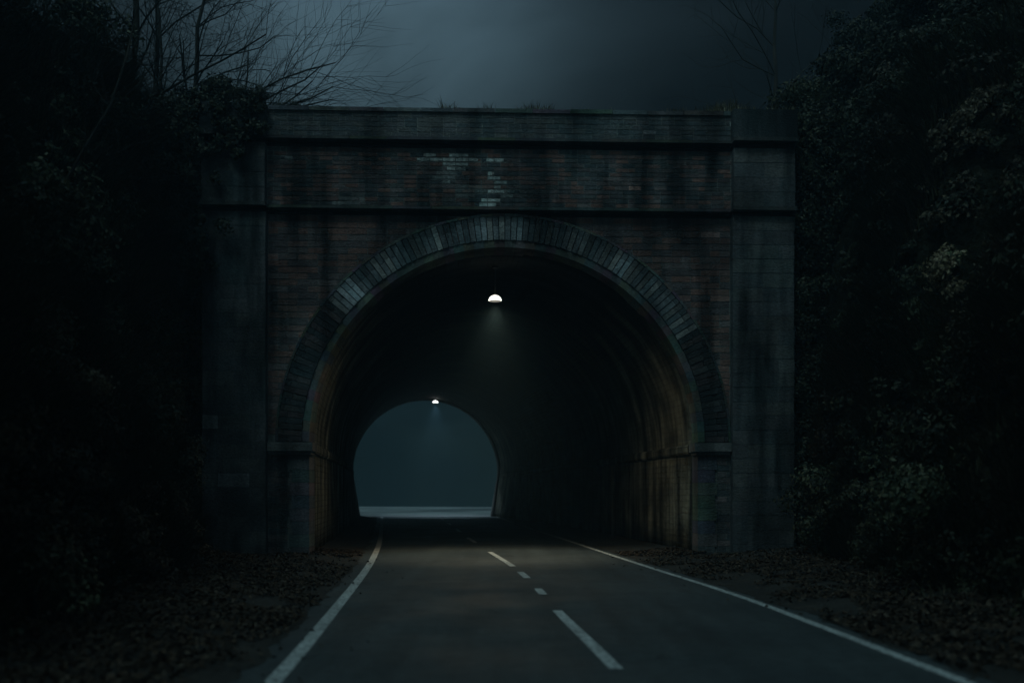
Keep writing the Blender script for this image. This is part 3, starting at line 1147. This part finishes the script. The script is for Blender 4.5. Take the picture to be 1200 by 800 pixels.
def bush_meshes(seed, pal, k):
    global rng
    rng = np.random.default_rng(seed)
    Vs, Ts = [], []
    V, F = [], []
    for i in range(9):
        a = rng.uniform(0, 6.28)
        e = np.array([math.cos(a) * rng.uniform(.1, .6), math.sin(a) * rng.uniform(.1, .6), rng.uniform(.35, 1.15)])
        mid = e * 0.5 + np.array([0, 0, 0.1])
        tube(V, F, (0, 0, -0.3), mid, 0.035, 0.022, 5)
        tube(V, F, mid, e, 0.022, 0.008, 5)
        for j in range(2):
            q, T = clump(e + rng.normal(size=3) * 0.13, np.array([1, 1, .75]) * rng.uniform(.22, .4), 420, 0.040, None, pal, k * rng.uniform(.6, 1.5))
            Vs.append(q)
            Ts.append(T)
    f_ = quads('foliage', np.concatenate(Vs), M_leaf, np.concatenate(Ts))
    s_ = tubes_obj('stems', V, F, M_bark)
    return f_, s_


protos = []
for sd_i, (pal, k) in enumerate(((GREEN, 0.65), (GREEN, 0.9), (DRY, 0.7))):
    f_, s_ = bush_meshes(100 + sd_i, pal, k)
    e = empty('bush')
    f_.parent = e
    s_.parent = e
    protos.append([e, f_, s_, False])
rng = np.random.default_rng(11)


def place_bush(k, loc, sc, label, group, rz=None):
    e, f_, s_, used = protos[k]
    if used:
        e2 = e.copy()
        S.collection.objects.link(e2)
        for q in (f_, s_):
            c = q.copy()
            S.collection.objects.link(c)
            c.parent = e2
        e = e2
    protos[k][3] = True
    e.location = loc
    e.scale = (sc, sc, sc)
    e.rotation_euler = (0, 0, rng.uniform(0, 6.28) if rz is None else rz)
    tag(e, label, 'bush', group)
    return e


KIND = ['dark green leafy bush', 'olive green leafy bush', 'brown withered bush']
for side in (-1, 1):
    sn = 'left' if side < 0 else 'right'
    ORD = ['', 'nearest the portal', 'second', 'third', 'fourth', 'fifth', 'sixth', 'seventh', 'eighth', 'ninth', 'tenth', 'eleventh', 'twelfth', 'thirteenth', 'fourteenth']
    for i in range(9):
        y = 9 + 12.5 * ((i + rng.uniform(0, .8)) / 9)
        z = rng.uniform(0.3, 9.5)
        d = float(np.interp(z, PROF0, D[:21])) / (0.72 + 1.9 * min(1, max(0, (y - 18.0) / 4.5)))
        X, Y, Z = bank_pt(side, np.array(y), np.array(d))
        k = [0, 1, 0, 2, 1, 0, 1][i % 7]
        o_ = 9 - i
        where = 'nearest the tunnel mouth' if o_ == 1 else '%s from the tunnel mouth' % ORD[o_]
        hgt_ = 'low' if z < 3 else ('midway' if z < 6.5 else 'high')
        place_bush(k, (float(X), float(Y), float(Z) - 0.25), rng.uniform(0.8, 1.4), '%s %s on the steep %s bank, %s' % (KIND[k], hgt_, sn, where), 'bushes on the %s bank' % sn)
# on top by the parapet ends
place_bush(0, (-6.3, 23.3, 10.38), 0.62, 'low dark bush rooted on top of the left pilaster', None)
place_bush(0, (-5.4, 23.5, 10.3), 0.45, 'smallest bush, on the parapet top beside the left pilaster', None)
place_bush(0, (-7.7, 24.3, 10.25), 1.3, 'rounded dark bush on the bank beside the left pilaster top', None)
place_bush(1, (7.4, 24.9, 10.3), 1.25, 'olive bush on the bank beside the right pilaster top', None)
place_bush(0, (8.9, 24.8, 10.9), 1.5, 'tall dark bush above the right pilaster against the wooded slope', None)


# ------------------------------------------------------------------ trees
def grow(V, F, tips, p, d, L, r, depth, bias, rg, nseg=4, curve=0.16, fork=3):
    p = np.array(p, float)
    d = np.array(d, float)
    d /= np.linalg.norm(d)
    seg = L / nseg
    for s in range(nseg):
        d = d + rg.normal(size=3) * curve + np.array(bias) * 0.07
        d /= np.linalg.norm(d)
        q = p + d * seg
        r1 = r * (0.86 if s < nseg - 1 else 0.7)
        tube(V, F, p, q, r, r1, 7 if r > 0.06 else (5 if r > 0.015 else 3))
        if depth > 0 and (s > 0 or depth < 3):
            for _ in range(1 if rg.random() < 0.75 else 2):
                side = rg.normal(size=3)
                side -= side.dot(d) * d
                side /= np.linalg.norm(side)
                dd2 = d * rg.uniform(0.45, 0.9) + side * rg.uniform(0.5, 0.9) + np.array(bias) * 0.25
                grow(V, F, tips, q, dd2, L * rg.uniform(0.45, 0.68), max(r1 * 0.55, 0.005), depth - 1, bias, rg, nseg, curve)
        p, r = q, r1
    tips.append(p)


def bare_tree(loc, hgt, r, seed, bias, label, group=None, lean=(0, 0, 1), depth=4, extra=()):
    rg = np.random.default_rng(seed)
    e = empty('bare_tree', loc)
    tag(e, label, 'tree', group)
    V, F, tips = [], [], []
    p = np.array([0, 0, -0.4])
    d = np.array(lean, float)
    d /= np.linalg.norm(d)
    Vt, Ft = [], []
    n = 7
    for s in range(n):
        q = p + (d + rg.normal(size=3) * 0.07) * hgt / n
        r1 = r * 0.86
        tube(Vt, Ft, p, q, r, r1, 9)
        if s >= 0:
            for _ in range(2 if s < n - 1 else 3):
                a = rg.uniform(0, 6.28)
                dd2 = np.array([math.cos(a), math.sin(a), rg.uniform(0.35, 1.0)]) + np.array(bias) * 0.8
                grow(V, F, tips, q, dd2, hgt * rg.uniform(0.28, 0.42), r1 * 0.42, depth - 2, bias, rg)
        p, r = q, r1
    for dv, L in extra:
        grow(V, F, tips, (0, 0, 0.4), dv, L, 0.045, 2, (bias[0], 0, 0.15), rg, nseg=6, curve=0.09)
    tubes_obj('trunk', Vt, Ft, M_bark, e)
    tubes_obj('branches', V, F, M_bark, e)
    return e


bare_tree((-8.35, 25.6, 10.3), 5.5, 0.10, 3, (0.5, 0, 0.15), 'bare tree whose thin branches reach right over the parapet corner', extra=(((0.85, 0, 0.55), 4.2), ((0.95, -.1, 0.30), 3.9), ((0.6, 0.1, 0.8), 4.4), ((0.9, 0.1, 0.42), 4.0), ((0.98, 0.1, 0.18), 3.6)))
bare_tree((-9.6, 24.2, 10.4), 7.0, 0.11, 5, (0.3, 0, 0.3), 'slender bare tree standing just left of the one over the parapet corner', lean=(0.12, 0, 1), extra=(((0.9, 0, 0.6), 4.2),))
bare_tree((-11.2, 23.0, 10.8), 8.0, 0.13, 8, (0.2, 0, 0.3), 'taller bare tree further left on the bank top among ivy trees')
bare_tree((-10.6, 29.5, 11.0), 8.0, 0.12, 12, (0.3, 0, 0.3), 'bare tree set back on the hill behind the left bank')
bare_tree((-14.5, 27.0, 11.2), 9.0, 0.15, 14, (0.2, 0, 0.3), 'far left bare tree with a dense crown of twigs')
bare_tree((8.1, 31.0, 10.5), 8.0, 0.12, 17, (-0.1, 0, 0.4), 'slim bare tree behind the right end of the parapet')

bare_tree((-9.9, 27.2, 10.6), 5.0, 0.08, 21, (0.6, 0, 0.0), 'low spreading bare tree behind the dark bush on the left pilaster', extra=(((0.9, 0, 0.25), 3.4), ((0.8, 0, 0.5), 3.6)))
bare_tree((-12.2, 26.0, 10.9), 7.5, 0.10, 22, (0.3, 0, 0.2), 'bare tree with a forked twiggy crown between the two tallest bare trees')
bare_tree((-7.6, 28.5, 10.5), 4.2, 0.06, 23, (0.4, 0, 0.1), 'smallest bare tree, nearest the parapet on the hilltop')

# leaning sapling on the left bank
sap = empty('sapling', (-7.75, 16.4, 6.0))
tag(sap, 'thin pale sapling leaning right out of the left bank', 'sapling')
V, F, tips = [], [], []
pts = [(0, 0, -.2), (0.15, 0, 0.5), (0.55, .1, 1.35), (0.95, .2, 2.1), (1.2, .3, 3.0), (1.4, .4, 4.2)]
for i in range(5):
    tube(V, F, pts[i], pts[i + 1], 0.035 - 0.005 * i, 0.03 - 0.005 * i, 7)
tubes_obj('stem', V, F, M_bark, sap)
V, F = [], []
rg = np.random.default_rng(4)
for i in range(2, 6):
    for j in range(3):
        grow(V, F, tips, pts[i], (rg.normal(), rg.normal(), 0.6), 1.0, 0.008, 1, (0.2, 0, 0.3), rg)
tubes_obj('twigs', V, F, M_bark, sap)


def leafy_tree(loc, hgt, rad, seed, label, pal=GREEN, k=0.9, n=32000, low=0.15, name='evergreen_tree'):
    global rng
    keep_rng = rng
    rng = np.random.default_rng(seed)
    rg = rng
    e = empty(name, loc)
    tag(e, label, 'tree')
    V, F = [], []
    p = np.array([0, 0, -0.5])
    r = 0.05 * rad + 0.1
    Vs, Ts = [], []
    n_s = 8
    nodes = []
    for s in range(n_s):
        q = p + np.array([rg.normal() * .12, rg.normal() * .12, (hgt * 0.9) / n_s])
        tube(V, F, p, q, r, r * 0.85, 8)
        r *= 0.85
        p = q
        fr = (s + 1) / n_s
        if fr > low:
            for _ in range(5):
                a = rg.uniform(0, 6.28)
                reach = rad * (0.35 + 0.75 * math.sin(min(1, (fr - low) / (1 - low) * 0.9 + 0.12) * math.pi)) * rg.uniform(0.5, 1.05)
                tip = p + np.array([math.cos(a) * reach, math.sin(a) * reach, rg.uniform(-0.1, 0.35) * reach])
                tube(V, F, p, tip, r * 0.4, 0.01, 5)
                nodes += [(p + (tip - p) * qv, qv) for qv in (0.45, 0.75, 1.0)]
    per = max(20, n // len(nodes))
    for c, qv in nodes:
        c = c + rg.normal(size=3) * 0.12 * rad
        q, T = clump(c, np.array([1, 1, .7]) * rad * rg.uniform(.16, .30), per, 0.056, None, pal, k * rg.uniform(.6, 1.5))
        Vs.append(q)
        Ts.append(T)
    tubes_obj('trunk', V, F, M_bark, e)
    quads('crown', np.concatenate(Vs), M_leaf, np.concatenate(Ts), parent=e)
    rng = keep_rng
    return e


leafy_tree((-10.6, 17.5, 10.2), 6.0, 2.3, 31, 'dense dark evergreen overhanging the left bank near the top corner')
leafy_tree((-12.5, 21.5, 10.6), 7.0, 2.7, 32, 'broad ivy covered tree on the left bank top behind the corner evergreen')
leafy_tree((-9.7, 22.0, 9.9), 3.2, 1.4, 33, 'short bushy evergreen between the left bank trees and the pilaster', n=9000)
leafy_tree((-10.6, 12.5, 9.8), 6.0, 2.3, 34, 'nearest evergreen hanging over the left side of the cutting')
leafy_tree((11.0, 25.5, 12.0), 4.2, 1.9, 41, 'dark evergreen rising beside the right pilaster', k=0.55)
leafy_tree((14.2, 22.5, 14.0), 5.5, 2.5, 42, 'large evergreen second from the pilaster on the right bank', k=0.55)
leafy_tree((12.6, 17.5, 13.0), 4.5, 2.1, 43, 'evergreen leaning over the middle of the right bank', k=0.55)
leafy_tree((12.4, 12.0, 12.5), 5.0, 2.3, 44, 'nearest evergreen above the right side of the cutting', k=0.55)
leafy_tree((11.6, 31.0, 12.4), 5.0, 2.0, 45, 'evergreen set back on the hill behind the right pilaster', k=0.55)

# ------------------------------------------------------------------ haze
mb = MB()
mb.box(-270, 270, -75, 170, -14, 21.5)
M_haze = bpy.data.materials.new('haze')
M_haze.use_nodes = True
t = M_haze.node_tree
for n in list(t.nodes):
    t.nodes.remove(n)
pv = N(t, 'ShaderNodeVolumePrincipled')
pv.inputs['Color'].default_value = (0.43, 0.75, 0.95, 1)
pv.inputs['Density'].default_value = HAZE_DENSITY
pv.inputs['Anisotropy'].default_value = 0.3
out = N(t, 'ShaderNodeOutputMaterial')
t.links.new(pv.outputs[0], out.inputs['Volume'])
hz_o = mb.build('haze', M_haze)
tag(hz_o, kind='stuff', label='thin night mist filling the cutting and the tunnel', cat='mist')
